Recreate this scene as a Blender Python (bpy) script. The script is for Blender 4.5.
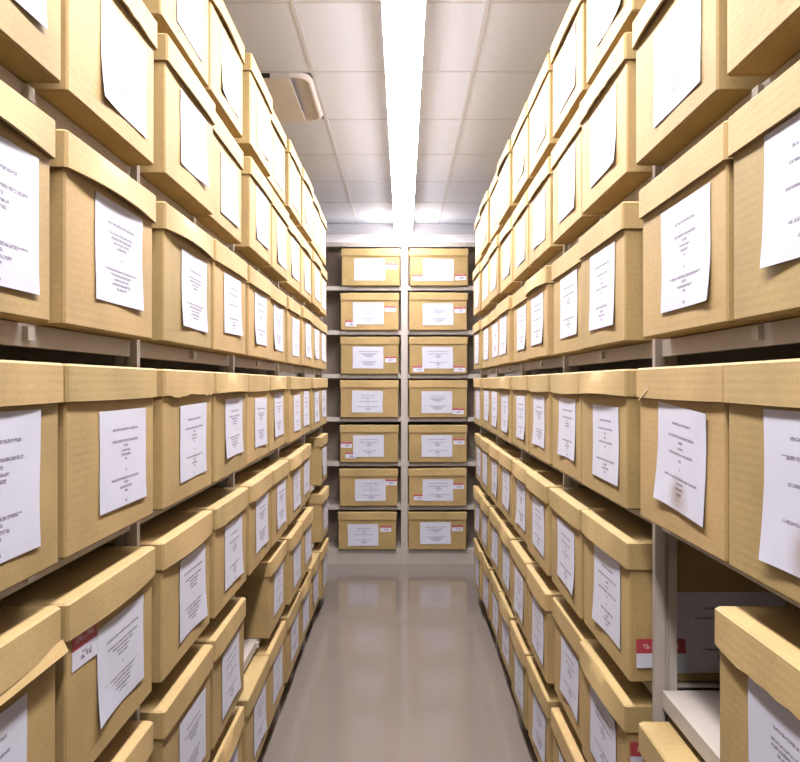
import bpy, bmesh, math, random
from mathutils import Vector, Matrix

random.seed(7)
for o in list(bpy.data.objects):
    bpy.data.objects.remove(o, do_unlink=True)
scene = bpy.context.scene
COL = scene.collection

# ------------------------------------------------------------------ camera, world, exposure
EYE = 1.29            # lens height above the floor (m)
F_PX = 835.0          # focal length in pixels of the 800 px wide frame
cam_data = bpy.data.cameras.new('camera')
cam = bpy.data.objects.new('camera', cam_data)
COL.objects.link(cam)
cam.location = (0, 0, EYE)
cam.rotation_euler = (math.radians(90), 0, 0)
cam_data.sensor_fit = 'HORIZONTAL'
cam_data.sensor_width = 36.0
cam_data.lens = 36.0 * F_PX / 800.0
cam_data.shift_x = -3.5 / 800.0
cam_data.shift_y = 2.0 / 800.0
cam_data.clip_start = 0.02
scene.camera = cam

world = bpy.data.worlds.new('world')
scene.world = world
world.use_nodes = True
world.node_tree.nodes['Background'].inputs[0].default_value = (0.9, 0.92, 1.0, 1)
world.node_tree.nodes['Background'].inputs[1].default_value = 0.1

scene.view_settings.view_transform = 'Standard'
scene.view_settings.look = 'None'
scene.view_settings.gamma = 1.0
scene.view_settings.exposure = 0.0
scene.view_settings.use_curve_mapping = False
LIGHT_STRENGTH = 96.0

# ------------------------------------------------------------------ dimensions
CEIL = EYE + 1.22
WALL_Y = 6.41
BACK_Y = -1.2
SIDE_X = 1.25
PITCH = 0.3117
SHELF_Z = [EYE + h for h in (.693, .393, .078, -.237, -.559, -.870, -1.180)]      # shelf tops of the side racks, top row first
END_Z = [EYE + h for h in (.690, .375, .064, -.244, -.562, -.872, -1.180)]        # shelf tops of the end rack
FACE_L, FACE_R = 0.452, 0.421                        # box fronts, either side of the lens axis
POST_L, POST_R = 0.485, 0.458                        # front face of the uprights
POST_Y = [0.668 + 0.860 * i for i in range(6)]      # uprights along the aisle
END_Y = 5.92                                         # box fronts of the rack across the end
BW, BD, BH = 0.388, 0.315, 0.257                     # cardboard body
LW, LD, LH = 0.399, 0.326, 0.051                     # lid
BOX_TOP = 0.263

# ------------------------------------------------------------------ node helpers
def new_mat(name):
    m = bpy.data.materials.new(name)
    m.use_nodes = True
    nt = m.node_tree
    return m, nt, nt.nodes['Principled BSDF']

def N(nt, kind, **kw):
    n = nt.nodes.new(kind)
    for k, v in kw.items():
        setattr(n, k, v)
    return n

def MATH(nt, op, a, b=None, c=None):
    n = nt.nodes.new('ShaderNodeMath'); n.operation = op
    for i, v in enumerate((a, b, c)):
        if v is None: continue
        if isinstance(v, (int, float)): n.inputs[i].default_value = v
        else: nt.links.new(v, n.inputs[i])
    return n.outputs[0]

def MIX(nt, fac, a, b, blend='MIX'):
    n = nt.nodes.new('ShaderNodeMix'); n.data_type = 'RGBA'; n.blend_type = blend
    for sock, v in ((n.inputs[0], fac), (n.inputs[6], a), (n.inputs[7], b)):
        if isinstance(v, (int, float)): sock.default_value = v
        elif isinstance(v, tuple): sock.default_value = (*v, 1) if len(v) == 3 else v
        else: nt.links.new(v, sock)
    return n.outputs[2]

def noise(nt, scale, detail=3.0, vec=None, rough=0.5):
    n = nt.nodes.new('ShaderNodeTexNoise')
    n.inputs['Scale'].default_value = scale
    n.inputs['Detail'].default_value = detail
    n.inputs['Roughness'].default_value = rough
    if vec is not None: nt.links.new(vec, n.inputs['Vector'])
    return n

def ramp(nt, fac, stops, interp='LINEAR'):
    n = nt.nodes.new('ShaderNodeValToRGB')
    n.color_ramp.interpolation = interp
    el = n.color_ramp.elements
    while len(el) > 1: el.remove(el[-1])
    el[0].position = stops[0][0]; el[0].color = (*stops[0][1], 1)
    for p, c in stops[1:]:
        e = el.new(p); e.color = (*c, 1)
    nt.links.new(fac, n.inputs[0])
    return n.outputs[0]

# ------------------------------------------------------------------ materials
def mat_cardboard(name, base):
    m, nt, b = new_mat(name)
    tc = N(nt, 'ShaderNodeTexCoord'); oi = N(nt, 'ShaderNodeObjectInfo')
    mp = N(nt, 'ShaderNodeMapping')
    nt.links.new(tc.outputs['Object'], mp.inputs[0])
    off = N(nt, 'ShaderNodeCombineXYZ')
    for i in range(3): nt.links.new(MATH(nt, 'MULTIPLY', oi.outputs['Random'], 37.0 + 11 * i), off.inputs[i])
    nt.links.new(off.outputs[0], mp.inputs['Location'])
    n1 = noise(nt, 7.0, 4.0, mp.outputs[0]); n2 = noise(nt, 180.0, 3.0, mp.outputs[0])
    dark = tuple(c * 0.84 for c in base); light = tuple(min(1, c * 1.10) for c in base)
    c = ramp(nt, n1.outputs[0], [(0.3, dark), (0.52, base), (0.75, light)])
    c = MIX(nt, 0.22, c, ramp(nt, n2.outputs[0], [(0.3, (0.35, 0.32, 0.28)), (0.7, (0.75, 0.74, 0.72))]), 'SOFT_LIGHT')
    k = MATH(nt, 'ADD', MATH(nt, 'MULTIPLY', oi.outputs['Random'], 0.18), 0.91)
    hs = N(nt, 'ShaderNodeHueSaturation')
    nt.links.new(c, hs.inputs['Color']); nt.links.new(k, hs.inputs['Value'])
    nt.links.new(MATH(nt, 'ADD', MATH(nt, 'MULTIPLY', oi.outputs['Random'], -0.008), 0.503), hs.inputs['Hue'])
    nt.links.new(hs.outputs[0], b.inputs['Base Color'])
    b.inputs['Roughness'].default_value = 0.72
    b.inputs['Specular IOR Level'].default_value = 0.25
    # faint corrugation showing through the liner
    wv = N(nt, 'ShaderNodeTexWave', wave_type='BANDS', bands_direction='Z')
    wv.inputs['Scale'].default_value = 28.0; wv.inputs['Distortion'].default_value = 0.6
    nt.links.new(tc.outputs['Object'], wv.inputs['Vector'])
    bp = N(nt, 'ShaderNodeBump'); bp.inputs['Strength'].default_value = 0.10; bp.inputs['Distance'].default_value = 0.002
    h = MATH(nt, 'ADD', MATH(nt, 'MULTIPLY', wv.outputs['Fac'], 0.35), n1.outputs[0])
    nt.links.new(h, bp.inputs['Height']); nt.links.new(bp.outputs[0], b.inputs['Normal'])
    return m

def mat_paint(name, col, rough=0.45, var=0.06, scale=14.0, metal=0.0):
    m, nt, b = new_mat(name)
    tc = N(nt, 'ShaderNodeTexCoord')
    n = noise(nt, scale, 4.0, tc.outputs['Object'])
    nt.links.new(ramp(nt, n.outputs[0], [(0.3, tuple(c * (1 - var) for c in col)), (0.7, tuple(min(1, c * (1 + var)) for c in col))]), b.inputs['Base Color'])
    b.inputs['Roughness'].default_value = rough
    b.inputs['Metallic'].default_value = metal
    return m

PAPER = (0.415, 0.410, 0.458)

def mat_paper(name, lines, smudge=0.0):
    """white sheet with centred typed lines; lines = [(distance from top 0..1, half width)]"""
    m, nt, b = new_mat(name)
    uv = N(nt, 'ShaderNodeUVMap'); sp = N(nt, 'ShaderNodeSeparateXYZ')
    nt.links.new(uv.outputs[0], sp.inputs[0])
    u, v = sp.outputs[0], sp.outputs[1]
    oi = N(nt, 'ShaderNodeObjectInfo'); rnd = oi.outputs['Random']
    t = MATH(nt, 'SUBTRACT', 1.0, v)
    hgt = 0.026
    stops = [(0.0, (0, 0, 0))]
    for p, w in sorted(lines):
        stops.append((p - hgt / 2, (w, w, w))); stops.append((p + hgt / 2, (0, 0, 0)))
    hw = ramp(nt, t, stops, 'CONSTANT')
    wn = N(nt, 'ShaderNodeTexWhiteNoise', noise_dimensions='2D')
    cv = N(nt, 'ShaderNodeCombineXYZ')
    nt.links.new(MATH(nt, 'FLOOR', MATH(nt, 'MULTIPLY', t, 21.0)), cv.inputs[0]); nt.links.new(rnd, cv.inputs[1])
    nt.links.new(cv.outputs[0], wn.inputs[0])
    wid = MATH(nt, 'MULTIPLY', hw, MATH(nt, 'ADD', MATH(nt, 'MULTIPLY', wn.outputs[0], 0.5), 0.72))
    inside = MATH(nt, 'LESS_THAN', MATH(nt, 'ABSOLUTE', MATH(nt, 'SUBTRACT', u, 0.52)), wid)
    lv = N(nt, 'ShaderNodeCombineXYZ')
    nt.links.new(MATH(nt, 'MULTIPLY', u, 75.0), lv.inputs[0]); nt.links.new(MATH(nt, 'MULTIPLY', t, 60.0), lv.inputs[1])
    nt.links.new(MATH(nt, 'MULTIPLY', rnd, 50.0), lv.inputs[2])
    ln = noise(nt, 1.0, 2.0, lv.outputs[0])
    ink = MATH(nt, 'MULTIPLY', inside, MATH(nt, 'MINIMUM', 1.0, MATH(nt, 'MAXIMUM', 0.0, MATH(nt, 'MULTIPLY', MATH(nt, 'SUBTRACT', ln.outputs[0], 0.30), 4.0))))
    ink = MATH(nt, 'MULTIPLY', ink, 0.78)
    tc = N(nt, 'ShaderNodeTexCoord')
    pn = noise(nt, 16.0, 3.0, tc.outputs['Object'])
    pc = ramp(nt, pn.outputs[0], [(0.3, tuple(c * 0.93 for c in PAPER)), (0.65, PAPER)])
    if smudge > 0:
        sx = MATH(nt, 'SUBTRACT', u, 0.5); sy = MATH(nt, 'SUBTRACT', v, 0.12)
        d = MATH(nt, 'SQRT', MATH(nt, 'ADD', MATH(nt, 'MULTIPLY', MATH(nt, 'MULTIPLY', sx, sx), 7.0), MATH(nt, 'MULTIPLY', MATH(nt, 'MULTIPLY', sy, sy), 6.0)))
        s = MATH(nt, 'MULTIPLY', MATH(nt, 'SUBTRACT', 1.0, MATH(nt, 'SMOOTH_MIN', MATH(nt, 'MULTIPLY', d, 1.6), 1.0, 0.1)), smudge)
        sn = noise(nt, 30.0, 3.0, tc.outputs['Object'])
        s = MATH(nt, 'MULTIPLY', s, MATH(nt, 'MULTIPLY', sn.outputs[0], 1.7))
        s = MATH(nt, 'MAXIMUM', s, 0.0)
        pc = MIX(nt, s, pc, (0.24, 0.185, 0.155))
    col = MIX(nt, ink, pc, (0.05, 0.035, 0.048))
    nt.links.new(col, b.inputs['Base Color'])
    b.inputs['Roughness'].default_value = 0.7
    b.inputs['Specular IOR Level'].default_value = 0.2
    return m

def mat_sticker(name):
    m, nt, b = new_mat(name)
    uv = N(nt, 'ShaderNodeUVMap'); sp = N(nt, 'ShaderNodeSeparateXYZ')
    nt.links.new(uv.outputs[0], sp.inputs[0])
    u, v = sp.outputs[0], sp.outputs[1]
    oi = N(nt, 'ShaderNodeObjectInfo')
    top = MATH(nt, 'GREATER_THAN', v, 0.50)
    lv = N(nt, 'ShaderNodeCombineXYZ')
    nt.links.new(MATH(nt, 'MULTIPLY', u, 16.0), lv.inputs[0]); nt.links.new(MATH(nt, 'MULTIPLY', v, 9.0), lv.inputs[1])
    nt.links.new(MATH(nt, 'MULTIPLY', oi.outputs['Random'], 40.0), lv.inputs[2])
    ln = noise(nt, 1.0, 1.0, lv.outputs[0])
    inb = MATH(nt, 'MULTIPLY', MATH(nt, 'LESS_THAN', MATH(nt, 'ABSOLUTE', MATH(nt, 'SUBTRACT', u, 0.55)), 0.22),
               MATH(nt, 'LESS_THAN', MATH(nt, 'ABSOLUTE', MATH(nt, 'SUBTRACT', v, 0.27)), 0.11))
    inr = MATH(nt, 'MULTIPLY', MATH(nt, 'LESS_THAN', MATH(nt, 'ABSOLUTE', MATH(nt, 'SUBTRACT', u, 0.5)), 0.36),
               MATH(nt, 'LESS_THAN', MATH(nt, 'ABSOLUTE', MATH(nt, 'SUBTRACT', v, 0.74)), 0.08))
    k = MATH(nt, 'GREATER_THAN', ln.outputs[0], 0.5)
    white = MIX(nt, MATH(nt, 'MULTIPLY', inb, k), PAPER, (0.10, 0.08, 0.10))
    red = MIX(nt, MATH(nt, 'MULTIPLY', MATH(nt, 'MULTIPLY', inr, k), 0.5), (0.27, 0.028, 0.034), (0.5, 0.38, 0.38))
    nt.links.new(MIX(nt, top, white, red), b.inputs['Base Color'])
    b.inputs['Roughness'].default_value = 0.5
    return m

CARD = mat_cardboard('kraft_cardboard', (0.279, 0.191, 0.076))
CARD_LID = mat_cardboard('kraft_cardboard_lid', (0.297, 0.206, 0.084))
CARD_TORN = mat_paint('torn_cardboard', (0.5, 0.41, 0.27), 0.9, 0.15, 90)
PAPERS = [
    mat_paper('typed_sheet_short', [(0.20, .27), (0.32, .29), (0.37, .05), (0.42, .12), (0.465, .10), (0.51, .02), (0.62, .012), (0.71, .30), (0.755, .05), (0.80, .13), (0.845, .03), (0.95, .025)]),
    mat_paper('typed_sheet_dense', [(0.22, .30), (0.31, .27), (0.355, .20), (0.40, .14), (0.445, .10), (0.55, .012), (0.67, .33), (0.715, .24), (0.76, .18), (0.805, .20), (0.85, .10)]),
    mat_paper('typed_sheet_sparse', [(0.20, .26), (0.31, .28), (0.37, .04), (0.43, .04), (0.49, .28), (0.55, .03), (0.64, .012), (0.73, .29), (0.79, .06), (0.84, .12), (0.89, .03)]),
    mat_paper('typed_sheet_stained', [(0.17, .26), (0.29, .32), (0.345, .04), (0.40, .05), (0.455, .27), (0.52, .03), (0.60, .012), (0.69, .29), (0.74, .08), (0.79, .09), (0.84, .04)], 1.15),
]
STICKER = mat_sticker('red_and_white_sticker')
STEEL = mat_paint('beige_shelf_steel', (0.315, 0.276, 0.238), 0.42, 0.04, 20)
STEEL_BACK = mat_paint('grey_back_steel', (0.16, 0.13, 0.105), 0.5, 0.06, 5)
BACK_TAN = mat_paint('tan_back_steel', (0.29, 0.22, 0.165), 0.5, 0.06, 5)
CLIP = mat_paint('pale_clip_steel', (0.40, 0.37, 0.33), 0.35, 0.03, 30)

# ------------------------------------------------------------------ mesh helpers
def mesh_obj(name, verts, faces, mat, parent=None, uvs=None, smooth=False):
    me = bpy.data.meshes.new(name)
    me.from_pydata([tuple(v) for v in verts], [], faces)
    if uvs:
        lay = me.uv_layers.new(name='UVMap')
        for lp in me.loops: lay.data[lp.index].uv = uvs[lp.vertex_index]
    me.materials.append(mat)
    me.update()
    if smooth:
        for p in me.polygons: p.use_smooth = True
    o = bpy.data.objects.new(name, me)
    COL.objects.link(o)
    if parent: o.parent = parent
    return o

def link(name, me, parent=None, loc=(0, 0, 0), rot=(0, 0, 0)):
    o = bpy.data.objects.new(name, me)
    COL.objects.link(o)
    o.location = loc; o.rotation_euler = rot
    if parent: o.parent = parent
    return o

class MB:
    def __init__(s): s.v = []; s.f = []
    def box(s, x0, x1, y0, y1, z0, z1):
        b = len(s.v)
        s.v += [(x0, y0, z0), (x1, y0, z0), (x1, y1, z0), (x0, y1, z0), (x0, y0, z1), (x1, y0, z1), (x1, y1, z1), (x0, y1, z1)]
        s.f += [tuple(b + i for i in q) for q in ((3, 2, 1, 0), (4, 5, 6, 7), (0, 1, 5, 4), (1, 2, 6, 5), (2, 3, 7, 6), (3, 0, 4, 7))]
        return s
    def mesh(s, name, mat):
        me = bpy.data.meshes.new(name); me.from_pydata(s.v, [], s.f); me.materials.append(mat); me.update(); return me
    def build(s, name, mat, parent=None, loc=(0, 0, 0), rot=(0, 0, 0)):
        return link(name, s.mesh(name, mat), parent, loc, rot)

def bevel_mesh(me, w, seg=1):
    bm = bmesh.new(); bm.from_mesh(me)
    bmesh.ops.bevel(bm, geom=bm.edges[:], offset=w, segments=seg, profile=0.5, affect='EDGES')
    bm.to_mesh(me); bm.free(); me.update()

def soften(me, deg=35):
    for p in me.polygons: p.use_smooth = True
    me.set_sharp_from_angle(angle=math.radians(deg))
    return me

def struct(o):
    o['kind'] = 'structure'; return o

def empty(name, loc=(0, 0, 0), rz=0.0):
    o = bpy.data.objects.new(name, None); COL.objects.link(o)
    o.location = loc; o.rotation_euler = (0, 0, rz); o.empty_display_size = 0.1
    return o

# ------------------------------------------------------------------ room
m, nt, b = new_mat('polished_grey_floor')
tc = N(nt, 'ShaderNodeTexCoord')
n1 = noise(nt, 1.6, 4, tc.outputs['Object']); n2 = noise(nt, 160, 2, tc.outputs['Object'])
c = ramp(nt, n1.outputs[0], [(0.3, (0.128, 0.105, 0.088)), (0.7, (0.140, 0.115, 0.097))])
c = MIX(nt, 0.35, c, ramp(nt, n2.outputs[0], [(0.35, (0.35, 0.35, 0.35)), (0.65, (0.65, 0.65, 0.65))]), 'SOFT_LIGHT')
nt.links.new(c, b.inputs['Base Color'])
nr = noise(nt, 3.0, 4, tc.outputs['Object'])
nt.links.new(ramp(nt, nr.outputs[0], [(0.3, (0.10,) * 3), (0.7, (0.15,) * 3)]), b.inputs['Roughness'])
b.inputs['Specular IOR Level'].default_value = 0.6
bp = N(nt, 'ShaderNodeBump'); bp.inputs['Strength'].default_value = 0.03; bp.inputs['Distance'].default_value = 0.0006
nb = noise(nt, 40.0, 3, tc.outputs['Object']); nt.links.new(nb.outputs[0], bp.inputs['Height']); nt.links.new(bp.outputs[0], b.inputs['Normal'])
FLOOR = m
WALL = mat_paint('white_wall_paint', (0.86, 0.85, 0.85), 0.8, 0.02, 3)
TILE = mat_paint('white_ceiling_tile', (0.70, 0.745, 0.85), 0.9, 0.04, 140)
GRID = mat_paint('white_ceiling_grid', (0.60, 0.61, 0.66), 0.6, 0.02, 20)

WALL_GREY = mat_paint('grey_wall_paint', (0.22, 0.20, 0.18), 0.8, 0.03, 3)
struct(MB().box(-SIDE_X, SIDE_X, BACK_Y, WALL_Y, -0.1, 0).build('floor', FLOOR))
struct(MB().box(-SIDE_X - .1, SIDE_X + .1, WALL_Y, WALL_Y + .1, -0.1, CEIL + .1).build('wall_back', WALL))
struct(MB().box(-SIDE_X - .1, SIDE_X + .1, BACK_Y - .1, BACK_Y, -0.1, CEIL + .1).build('wall_front', WALL_GREY))
struct(MB().box(-SIDE_X - .1, -SIDE_X, BACK_Y, WALL_Y, -0.1, CEIL + .1).build('wall_left', WALL_GREY))
struct(MB().box(SIDE_X, SIDE_X + .1, BACK_Y, WALL_Y, -0.1, CEIL + .1).build('wall_right', WALL_GREY))
struct(MB().box(-SIDE_X, SIDE_X, WALL_Y - .012, WALL_Y, CEIL - .075, CEIL - .001).build('trim_1', GRID))

# suspended ceiling: slab, T-bars and single tiles
ceil = struct(MB().box(-SIDE_X, SIDE_X, BACK_Y, WALL_Y, CEIL + .012, CEIL + .1).build('ceiling', TILE))
GX0, GXS = -0.357, 0.629
GY0, GYS = 2.677, 0.594
gx = [GX0 + GXS * i for i in range(-2, 4)]
gx = [-SIDE_X] + [x for x in gx if -SIDE_X + .05 < x < SIDE_X - .05] + [SIDE_X]
gy = [GY0 + GYS * i for i in range(-10, 10)]
gy = [BACK_Y] + [y for y in gy if BACK_Y + .1 < y < WALL_Y - .1] + [WALL_Y]
VENT_CELL = None
tile_cache = {}
for i in range(len(gx) - 1):
    for j in range(len(gy) - 1):
        cx, cy = (gx[i] + gx[i + 1]) / 2, (gy[j] + gy[j + 1]) / 2
        if abs(gx[i + 1] - GX0) < .01 and abs(gy[j] - (GY0 + GYS)) < .01:
            VENT_CELL = (gx[i], gx[i + 1], gy[j], gy[j + 1]); continue
        w, d = round(gx[i + 1] - gx[i] - .012, 4), round(gy[j + 1] - gy[j] - .012, 4)
        if (w, d) not in tile_cache:
            tile_cache[(w, d)] = MB().box(-w / 2, w / 2, -d / 2, d / 2, 0, .0115).mesh('ceiling_tile', TILE)
        link('ceiling_tile', tile_cache[(w, d)], ceil, (cx, cy, CEIL + .0005))
for x in gx[1:-1]:
    MB().box(x - .007, x + .007, BACK_Y, WALL_Y, CEIL - .002, CEIL + .012).build('ceiling_runner', GRID, ceil)
for y in gy[1:-1]:
    MB().box(-SIDE_X, SIDE_X, y - .006, y + .006, CEIL - .0015, CEIL + .012).build('ceiling_cross_bar', GRID, ceil)

# ------------------------------------------------------------------ linear fluorescent fitting along the aisle
lt = empty('ceiling_light', (0, 2.3, CEIL - .002))
lt['label'] = 'long glowing fluorescent strip light running down the middle of the ceiling'
lt['category'] = 'ceiling light'
m, nt, b = new_mat('glowing_diffuser')
b.inputs['Base Color'].default_value = (0.9, 0.9, 0.9, 1)
b.inputs['Emission Color'].default_value = (0.965, 0.94, 1.0, 1)
b.inputs['Emission Strength'].default_value = LIGHT_STRENGTH
Y0, Y1 = -2.8, WALL_Y - 2.3 - .05
MB().box(-.062, .062, Y0, Y1, -.02, 0).build('housing', mat_paint('white_fitting', (0.85, 0.85, 0.85), 0.4), lt)
prof = [(-.066, -.0655), (-.066, -.067), (-.063, -.070), (.063, -.070), (.066, -.067), (.066, -.0655)]
vs = [(x, y, z) for y in (Y0, Y1) for x, z in prof]
k = len(prof)
fs = [(i, (i + 1) % k, k + (i + 1) % k, k + i) for i in range(k)] + [tuple(range(k))[::-1], tuple(range(k, 2 * k))]
mesh_obj('diffuser', vs, [tuple(reversed(f)) for f in fs], m, lt)
for sx in (-1, 1):
    MB().box(min(sx * .0625, sx * .067), max(sx * .0625, sx * .067), Y0, Y1, -.065, -.0).build('side_rail', mat_paint('white_side_rail', (0.88, 0.88, 0.88), 0.4), lt)
for y in (Y0 - .01, Y1):
    MB().box(-.07, .07, y, y + .01, -.072, 0).build('end_cap', mat_paint('white_end_cap', (0.88, 0.88, 0.88), 0.4), lt)

# ------------------------------------------------------------------ air diffuser in the ceiling
x0, x1, y0, y1 = VENT_CELL
vent = empty('air_vent', ((x0 + x1) / 2, (y0 + y1) / 2, CEIL))
vent['label'] = 'square white ceiling air vent with a curved flange, above the left rack'
vent['category'] = 'vent'
hx, hy = (x1 - x0) / 2 - .008, (y1 - y0) / 2 - .007
VENT = mat_paint('vent_enamel', (0.74, 0.70, 0.68), 0.4, 0.02, 10)
BLACK = mat_paint('vent_throat_black', (0.02, 0.018, 0.018), 0.8)
prof = [(0.0, .004), (0.0, -.003), (.006, -.011), (.013, -.017), (.021, -.013), (.034, .001), (.052, .008), (.078, .0095)]
vs, fs = [], []
NC = 4
for o_, z in prof:
    r = .075
    ring = []
    for sx, sy, a0 in ((1, -1, -90), (1, 1, 0), (-1, 1, 90), (-1, -1, 180)):
        rr = max(.004, r - o_)
        for q in range(NC + 1):
            a = math.radians(a0 + 90 * q / NC)
            ring.append((sx * (hx - o_ - rr) + rr * math.cos(a), sy * (hy - o_ - rr) + rr * math.sin(a), z))
    vs += ring
n_ = 4 * (NC + 1)
for i in range(len(prof) - 1):
    for q in range(n_):
        fs.append((i * n_ + q, (i + 1) * n_ + q, (i + 1) * n_ + (q + 1) % n_, i * n_ + (q + 1) % n_))
mesh_obj('flange', vs, fs, VENT, vent, smooth=True)
MB().box(-hx + .09, hx - .09, -hy + .09, hy - .09, .0098, .0115).build('throat', BLACK, vent)
me = MB().box(-hx + .02, hx - .080, -hy - .001, hy - .028, -.026, -.022).mesh('face_plate', VENT)
bevel_mesh(me, .002); link('face_plate', me, vent)
MB().box(-hx + .03, .147, -hy - .001, -hy + .005, -.0219, -.004).build('air_slot', BLACK, vent)
MB().box(.147, hx - .085, -hy - .001, -hy + .005, -.0219, -.004).build('slot_cover', VENT, vent)
for sx in (-1, 1):
    MB().box(sx * .1 - .01, sx * .1 + .01, -.01, .01, -.022, .0097).build('plate_hanger', VENT, vent)

# ------------------------------------------------------------------ shelving
def post_mesh(h, a=.0085):
    # slotted T-post: front rib, recessed web and rear flange (front face towards -Y)
    mb = MB()
    mb.box(-a, a, 0, .018, 0, h)
    mb.box(-.003, .003, .018, .026, 0, h)
    mb.box(-a, a, .026, .040, 0, h)
    return mb.mesh('upright', STEEL)

def rack(name, origin, rz, label, posts, faces_setback, levels, back_depth, foot_h, pw=.0085, kick=.055, back=None):
    """local frame: x along the run, front towards -Y at y=0 (front of the uprights), z up"""
    r = empty(name, origin, rz)
    r['label'] = label; r['category'] = 'shelving'; r['group'] = 'steel storage racks'
    top = max(levels) + .02
    sb = .012
    pm = post_mesh(top, pw)
    for x in posts:
        link('upright', pm, r, (x, 0, 0))
        link('rear_upright', pm, r, (x, back_depth - .040, 0))
    shelf_cache = {}; clip = MB().box(-.010, .010, .004, .0119, -.018, .0).mesh('shelf_clip', CLIP)
    for z in levels:
        for a, b_ in zip(posts[:-1], posts[1:]):
            w = round(b_ - a - 2 * pw - .002, 4)
            if w not in shelf_cache:
                mb = MB()
                mb.box(-w / 2, w / 2, sb, back_depth - .041, -.003, 0)          # deck
                mb.box(-w / 2, w / 2, sb, sb + .002, -.030, -.003)                 # front lip
                mb.box(-w / 2, w / 2, sb + .002, sb + .015, -.030, -.028)                  # return
                mb.box(-w / 2, w / 2, back_depth - .043, back_depth - .041, -.030, -.003)
                shelf_cache[w] = mb.mesh('shelf', STEEL)
            s = link('shelf', shelf_cache[w], r, ((a + b_) / 2, 0, z))
            link('shelf_clip', clip, s, (0, 0, -.004))
    for a, b_ in zip(posts[:-1], posts[1:]):
        MB().box(a + pw + .001, b_ - pw - .001, kick, kick + .004, 0, foot_h - .031).build('kick_plate', STEEL, r)
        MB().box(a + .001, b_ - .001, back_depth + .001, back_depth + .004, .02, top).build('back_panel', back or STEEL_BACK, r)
    return r

SIDE_LV = SHELF_Z
DEPTH = 0.345
rack('storage_rack', (-POST_L, 0, 0), math.radians(90), 'beige steel rack full of cardboard boxes along the left side of the aisle', POST_Y, 0, SIDE_LV, DEPTH, SHELF_Z[-1])
rack('storage_rack', (POST_R, 0, 0), math.radians(-90), 'beige steel rack of cardboard boxes along the right side, with one gap', [-y for y in POST_Y[::-1]], 0, SIDE_LV, DEPTH, SHELF_Z[-1])
EX = (404.4 - 403.5) / F_PX * (END_Y + .02)
rack('storage_rack', (0, END_Y + .02, 0), 0, 'beige steel rack across the far end with a bright centre post', [EX - .860, EX, EX + .860], 0, [END_Z[0] + PITCH] + END_Z, DEPTH, END_Z[-1], .023, .006, BACK_TAN)

# ------------------------------------------------------------------ archive box meshes
def body_mesh(BW=BW):
    me = MB().box(-BW / 2, BW / 2, -BD / 2, BD / 2, 0, BH).mesh('box_body', CARD)
    bm = bmesh.new(); bm.from_mesh(me)
    bmesh.ops.bevel(bm, geom=bm.edges[:], offset=.003, segments=1, affect='EDGES')
    bot = min(bm.faces, key=lambda f: f.calc_center_median().z)
    bmesh.ops.inset_region(bm, faces=[bot], thickness=.006, depth=-.002)
    bm.to_mesh(me); bm.free(); me.update()
    return me

def lid_mesh(seed, flare=.004, sag=.0, ragged=0.0, lip=False, LW=LW):
    rnd = random.Random(seed)
    ph = rnd.uniform(-.6, .6)
    hw, hd = LW / 2, LD / 2
    nx, ny = 14, 6
    base = []                      # outline with the normal of every point
    c = .004
    for i in range(nx + 1): base.append((-hw + c + (LW - 2 * c) * i / nx, -hd, 0, -1))
    for i in range(ny + 1): base.append((hw, -hd + c + (LD - 2 * c) * i / ny, 1, 0))
    for i in range(nx + 1): base.append((hw - c - (LW - 2 * c) * i / nx, hd, 0, 1))
    for i in range(ny + 1): base.append((-hw, hd - c - (LD - 2 * c) * i / ny, -1, 0))
    n = len(base)
    zt = BOX_TOP; zb = BOX_TOP - LH
    rag = [rnd.uniform(-1, 1) for _ in range(n)]
    def ring(z, inset, open_):     # open_ = 1 at the free lower edge of the skirt
        out = []
        for q, (x, y, a, b_) in enumerate(base):
            o = -inset
            dz = 0
            if b_ == -1 or b_ == 1:
                u = x / hw
                o += open_ * flare * max(0, math.cos((u * .8 + ph * .4) * math.pi / 2)) * (1 - u ** 4) * (1 if b_ == -1 else .5)
                dz = open_ * sag * math.cos(u * math.pi / 2)
                if b_ == -1: dz += open_ * ragged * rag[q]
            out.append((x + a * o - (x / hw) * (inset if a == 0 else 0), y + b_ * o - (y / hd) * (inset if b_ == 0 else 0), z + dz))
        return out
    rings = [ring(zt - .006, .0045, 0), ring(zb + .0, .0045, 1), ring(zb, 0, 1), ring(zb + .02, 0, .55), ring(zt - .003, 0, 0), ring(zt, .003, 0)]
    v = [p for r in rings for p in r]; f = []
    for i in range(len(rings) - 1):
        for q in range(n):
            q2 = (q + 1) % n
            f.append((i * n + q, i * n + q2, (i + 1) * n + q2, (i + 1) * n + q))
    f.append(tuple(range(n))[::-1])
    f.append(tuple((len(rings) - 1) * n + q for q in range(n)))
    me = bpy.data.meshes.new('lid')
    if lip:                        # a doubled edge hanging out of the skirt
        b0 = len(v)
        pts = [(-hd - .001, zb + .006), (-hd - .009, zb - .010), (-hd - .006, zb - .011), (-hd + .001, zb + .0)]
        for x in (-hw, hw):
            for y, z in pts: v.append((x, y, z))
        for i in range(4): f.append((b0 + i, b0 + (i + 1) % 4, b0 + 4 + (i + 1) % 4, b0 + 4 + i))
        f.append((b0 + 3, b0 + 2, b0 + 1, b0)); f.append((b0 + 4, b0 + 5, b0 + 6, b0 + 7))
    me.from_pydata(v, [], f); me.materials.append(CARD_LID); me.update()
    bm = bmesh.new(); bm.from_mesh(me); bmesh.ops.recalc_face_normals(bm, faces=bm.faces[:]); bm.to_mesh(me); bm.free()
    return soften(me)

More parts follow.
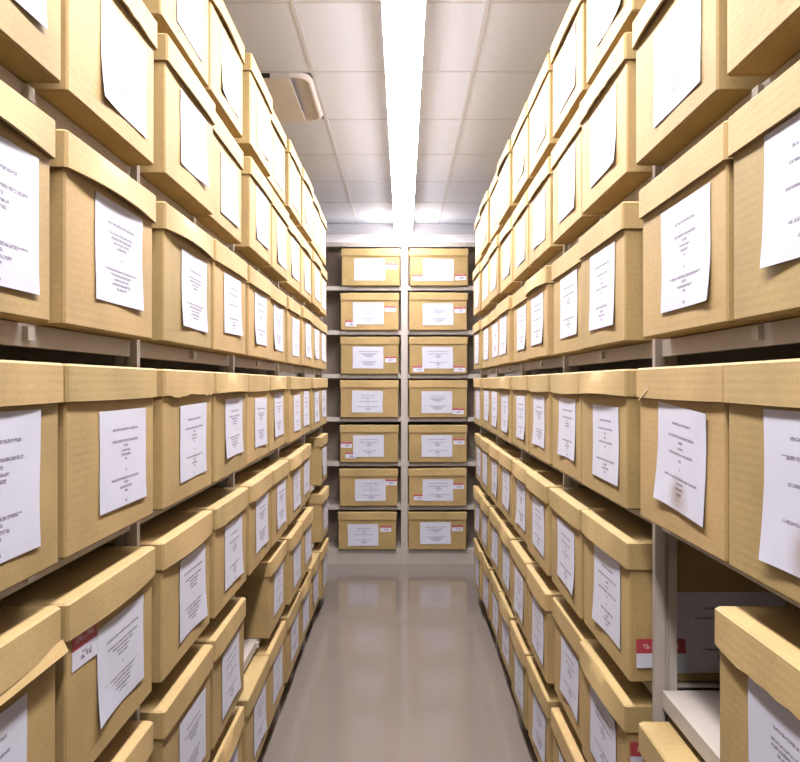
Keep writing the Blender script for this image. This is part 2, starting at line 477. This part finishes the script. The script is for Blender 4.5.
def sheet_mesh(name, w, h, mat, curl=(0, 0, 0, 0), wave=.0, seed=0, nx=8, nz=6):
    """thin sheet in the XZ plane facing -Y, centre at the origin; curl = lift of the corners (bl, br, tl, tr)"""
    rnd = random.Random(seed); ph = rnd.uniform(0, 6)
    v, uv, f = [], [], []
    for side in (0, 1):
        for j in range(nz + 1):
            for i in range(nx + 1):
                u_, t = i / nx, j / nz
                lift = 0
                for (cu, ct), k in zip(((0, 0), (1, 0), (0, 1), (1, 1)), curl):
                    d = max(0, 1 - (abs(u_ - cu) + abs(t - ct)) / .55)
                    lift += k * d * d
                lift += wave * (.5 + .5 * math.sin(ph + u_ * 5.0)) * (.3 + .7 * (1 - t))
                ex = .0012 * math.sin(ph * 2 + t * 7) * (abs(u_ - .5) * 2) ** 4
                v.append(((u_ - .5) * w + ex, -lift - (.0006 if side == 0 else 0), (t - .5) * h)); uv.append((u_, t))
    s = (nx + 1) * (nz + 1)
    for j in range(nz):
        for i in range(nx):
            a = j * (nx + 1) + i
            f.append((a, a + 1, a + nx + 2, a + nx + 1))
            f.append((s + a + nx + 1, s + a + nx + 2, s + a + 1, s + a))
    def edge(a, b_): f.append((a, s + a, s + b_, b_))
    for i in range(nx):
        edge(i, i + 1); k = nz * (nx + 1); edge(k + i + 1, k + i)
    for j in range(nz):
        edge((j + 1) * (nx + 1), j * (nx + 1)); edge(j * (nx + 1) + nx, (j + 1) * (nx + 1) + nx)
    me = bpy.data.meshes.new(name); me.from_pydata(v, [], f)
    lay = me.uv_layers.new(name='UVMap')
    for lp in me.loops: lay.data[lp.index].uv = uv[lp.vertex_index]
    me.materials.append(mat); me.update()
    return soften(me)

BODY = body_mesh()
BODY_W = body_mesh(.410)
LIDS_W = [lid_mesh(31, .003, LW=.419), lid_mesh(32, .002, .001, LW=.419), lid_mesh(33, .0015, -.001, LW=.419)]
LIDS = [lid_mesh(1, .003), lid_mesh(2, .006, .002), lid_mesh(3, .0015, -.001), lid_mesh(4, .005, -.003), lid_mesh(5, .009, .003), lid_mesh(6, .004, .0, .0025)]
LID_LIP = lid_mesh(11, .006, 0, 0, True)
LID_RAG = lid_mesh(12, .003, 0, .004)
SW, SH = 0.217, 0.154
SHEETS = []
cu = [(.001, .002, 0, .001), (.005, .001, .0, .001), (.001, .005, .001, 0), (0, .001, .001, .002), (.003, .003, 0, 0)]
for pi_, pm in enumerate(PAPERS[:3]):
    for ci, c_ in enumerate(cu):
        SHEETS.append(sheet_mesh('paper_label', SW, SH, pm, c_, .0008 if ci % 2 else .0016, pi_ * 10 + ci))
SHEET_STAIN = sheet_mesh('paper_label', SW, SH, PAPERS[3], (.006, .002, 0, .002), .002, 77)
SHEET_END = sheet_mesh('paper_label', .205, .15, PAPERS[0], (.003, .001, 0, 0), .001, 5)
STK = sheet_mesh('sticker', .092, .054, STICKER, (0, .001, 0, 0), 0, 3, 2, 2)
STK_S = sheet_mesh('sticker', .078, .042, STICKER, (0, .001, 0, 0), 0, 4, 2, 2)
for d_ in STK_S.uv_layers[0].data: d_.uv = (d_.uv[0], d_.uv[1] * .74)

rng = random.Random(21)
ORD = ['first', 'second', 'third', 'fourth', 'fifth', 'sixth', 'seventh', 'eighth', 'ninth', 'tenth']
SHELF_WORD = ['top shelf', 'second shelf down', 'third shelf down', 'eye-level fourth shelf', 'fifth shelf down', 'sixth shelf down', 'bottom shelf']

def make_box(loc, rz, label, group, lid=None, sheet=None, lab=(0, .112, 0), stickers=(), tilt=0.0, body=None):
    r = empty('archive_box', loc, rz)
    r['label'] = label; r['category'] = 'box'; r['group'] = group
    link('box_body', body or BODY, r)
    lm = lid if lid is not None else LIDS[rng.randrange(len(LIDS))]
    dz = abs(tilt) * LW / 2
    link('lid', lm, r, (0, 0, dz), (0, tilt, rng.uniform(-.003, .003)))
    sm = sheet if sheet is not None else SHEETS[rng.randrange(len(SHEETS))]
    link('paper_label', sm, r, (lab[0], -BD / 2 - .0008, lab[1]), (0, lab[2], 0)).scale = (lab[3], 1, lab[4]) if len(lab) > 3 else (1, 1, 1)
    for sx, sz, big in stickers:
        link('sticker', STK if big else STK_S, r, (sx, -BD / 2 - .0003, sz), (0, rng.uniform(-.04, .04), 0))
    return r

# per box: p = how far it stands out from the row, d = shift along the aisle, yaw (deg), lab = (dx, height, turn), ...
FIX = {}
# empty places: row counted from 0 at the top, slot from the near end
MISSING = {('L', 5, 4), ('L', 4, 8), ('L', 5, 8), ('R', 4, 1)}
HIDDEN = {(0, 0), (0, 1), (5, 0), (6, 0), (6, 1), (6, 2)}   # above or below the frame
def fix(side, row, slot, y=None, lab=None, **kw):
    d = FIX.setdefault((side, row, slot), {})
    if y is not None: d['y'] = y
    if lab is not None: d['lab'] = lab
    d.update(kw)
# left rack
fix('L', 1, 0, .905); fix('L', 1, 1, 1.3185, (.035, .114, 0, 1, 1.02), sheet=1, p=0)
fix('L', 2, 0, .884, (.047, .116, 0, 1, 1.1), sheet=0, p=-.004); fix('L', 2, 1, 1.3185, (.020, .126, .0, 1, 1.03), sheet=5, p=-.003)
fix('L', 3, 0, .900, (.025, .120, 0, 1, 1.10), sheet=3, lid=2, p=0); fix('L', 3, 1, 1.314, (.035, .117, 0, 1, 1), sheet=0, lid=2, p=0)
fix('L', 3, 2, 1.745, lid='rag')
fix('L', 4, 0, .912, (-.005, .107, .02), lid='lip', p=-.008); fix('L', 4, 1, 1.318, (.028, .119, .0, 1, .94), sheet=6, p=-.003, stickers=[(-.128, .187, True)])
fix('L', 0, 2, 1.765); fix('L', 1, 2, 1.762); fix('L', 2, 2, 1.762); fix('L', 4, 2, 1.745); fix('L', 5, 2, 1.742)
fix('L', 1, 3, 2.170); fix('L', 2, 3, 2.170); fix('L', 0, 3, 2.170)
# right rack
fix('R', 1, 0, .88, (.066, .114, 0)); fix('R', 1, 1, 1.3185, (.03, .112, 0, 1, 1.02), sheet=8, p=0)
fix('R', 2, 0, .873, (.01, .132, 0, 1, 1), p=0); fix('R', 2, 1, 1.279, (.03, .116, .0, 1, 1.05), sheet=2, p=0)
fix('R', 3, 0, .888, (.024, .119, 0, 1, 1.14), sheet='stain', lid=2, p=0); fix('R', 3, 1, 1.290, (.02, .121, .06, 1, 1.03), sheet='stain', lid=2, p=0)
fix('R', 4, 0, .910, (.014, .130, .0)); fix('R', 4, 2, 1.752, (.024, .126, 0, 1, 1.08), sheet=11, p=0); fix('R', 5, 2, 1.772, p=0)
fix('R', 5, 1, 1.300, p=-.006)
fix('R', 1, 2, 1.757); fix('R', 2, 2, 1.764); fix('R', 3, 2, 1.752)

def side_row(side):
    for r in range(7):
        n_seen = 0
        for s in range(10):
            bay, k = divmod(s, 2)
            if (side, r, s) in MISSING or (r, s) in HIDDEN: continue
            ctr = POST_Y[bay] + (.222 if k == 0 else .641)
            fx = FIX.get((side, r, s), {})
            p = fx.get('p', rng.uniform(-.007, .007)); d = rng.uniform(-.006, .006)
            if 'y' in fx: ctr, d = fx['y'], 0.0
            yaw = math.radians(fx.get('yaw', rng.uniform(-.3, .3)))
            lab = fx.get('lab', (rng.uniform(.008, .036), rng.uniform(.112, .124), rng.uniform(-.02, .02), 1, rng.uniform(.96, 1.06)))
            sh = fx.get('sheet'); sh = SHEET_STAIN if sh == 'stain' else (SHEETS[sh] if sh is not None else None)
            li = fx.get('lid'); li = LID_LIP if li == 'lip' else LID_RAG if li == 'rag' else (LIDS[li] if li is not None else None)
            n_seen += 1
            word = 'left' if side == 'L' else 'right'
            label = f'cardboard box on {SHELF_WORD[r]} of {word} rack, {ORD[n_seen-1]} in view from the near end'
            label = fx.get('label', label)
            if side == 'L': loc = (-(FACE_L + BD / 2 - p), ctr + d, SHELF_Z[r]); rz = math.radians(90) + yaw
            else: loc = (FACE_R + BD / 2 - p, ctr + d, SHELF_Z[r]); rz = math.radians(-90) + yaw
            bx = make_box(loc, rz, label, f'cardboard boxes on the {word} rack', li, sh, lab, fx.get('stickers', ()), fx.get('tilt', 0.0))
            if (side, r, s) == ('R', 4, 2):
                link('paper_label', SHEET_END, bx, (BW / 2 + .0008, .03, .094), (0, 0, math.radians(90)))
                link('sticker', STK, bx, (BW / 2 + .0045, -.100, .056), (0, 0, math.radians(90)))
            if (side, r, s) == ('R', 5, 2):
                link('sticker', STK, bx, (BW / 2 + .0008, -.105, .165), (0, 0, math.radians(90)))
            if (side, r, s) == ('R', 3, 1):
                t = MB().box(-.026, .026, -.0006, .0, -.0009, .0009).build('torn_flap', CARD_TORN, bx, (-.152, -LD / 2 - .0016, .217), (0, math.radians(-22), 0))
side_row('L'); side_row('R')

# boxes on the rack across the end: (label sheet dx, z), stickers, lid tilt
END = [
    [((-.006, .115), [(.148, .139)], 0), ((-.006, .112), [(-.15, .056), (.153, .06)], 0)],
    [((-.010, .118), [(-.132, .048), (.146, .150)], 0), ((0, .112), [(.156, .143)], .012)],
    [((-.011, .116), [(.148, .104)], 0), ((-.005, .115), [(-.14, .037), (.15, .037)], 0)],
    [((-.014, .112), [], 0), ((-.009, .108), [(.142, .044)], 0)],
    [((-.005, .115), [(-.162, .124), (-.130, .05)], 0), ((-.007, .115), [(.15, .147)], 0)],
    [((.012, .113), [(.16, .168)], 0), ((0, .113), [(.147, .142), (-.133, .062)], -.014)],
    [((-.03, .103), [(.13, .147)], 0), ((-.014, .116), [(.142, .15)], 0)],
]
END_X = [(370.6, 439.0), (369.8, 438.2), (369.6, 438.2), (369.3, 438.0), (369.2, 437.7), (368.4, 437.7), (367.5, 437.4)]
for r in range(7):
    for q in range(2):
        lab, st, tilt = END[r][q]
        x = (END_X[r][q] - 403.5) / F_PX * END_Y
        word = 'left' if q == 0 else 'right'
        make_box((x, END_Y + BD / 2, END_Z[r]), math.radians(rng.uniform(-.6, .6)),
                 f'cardboard box {word} of the centre post on {SHELF_WORD[r]} of far end rack',
                 'cardboard boxes on the end rack', LIDS_W[(r + q) % 3], None, (lab[0], lab[1], rng.uniform(-.015, .015)),
                 [(a, b_, False) for a, b_ in st], tilt, BODY_W)
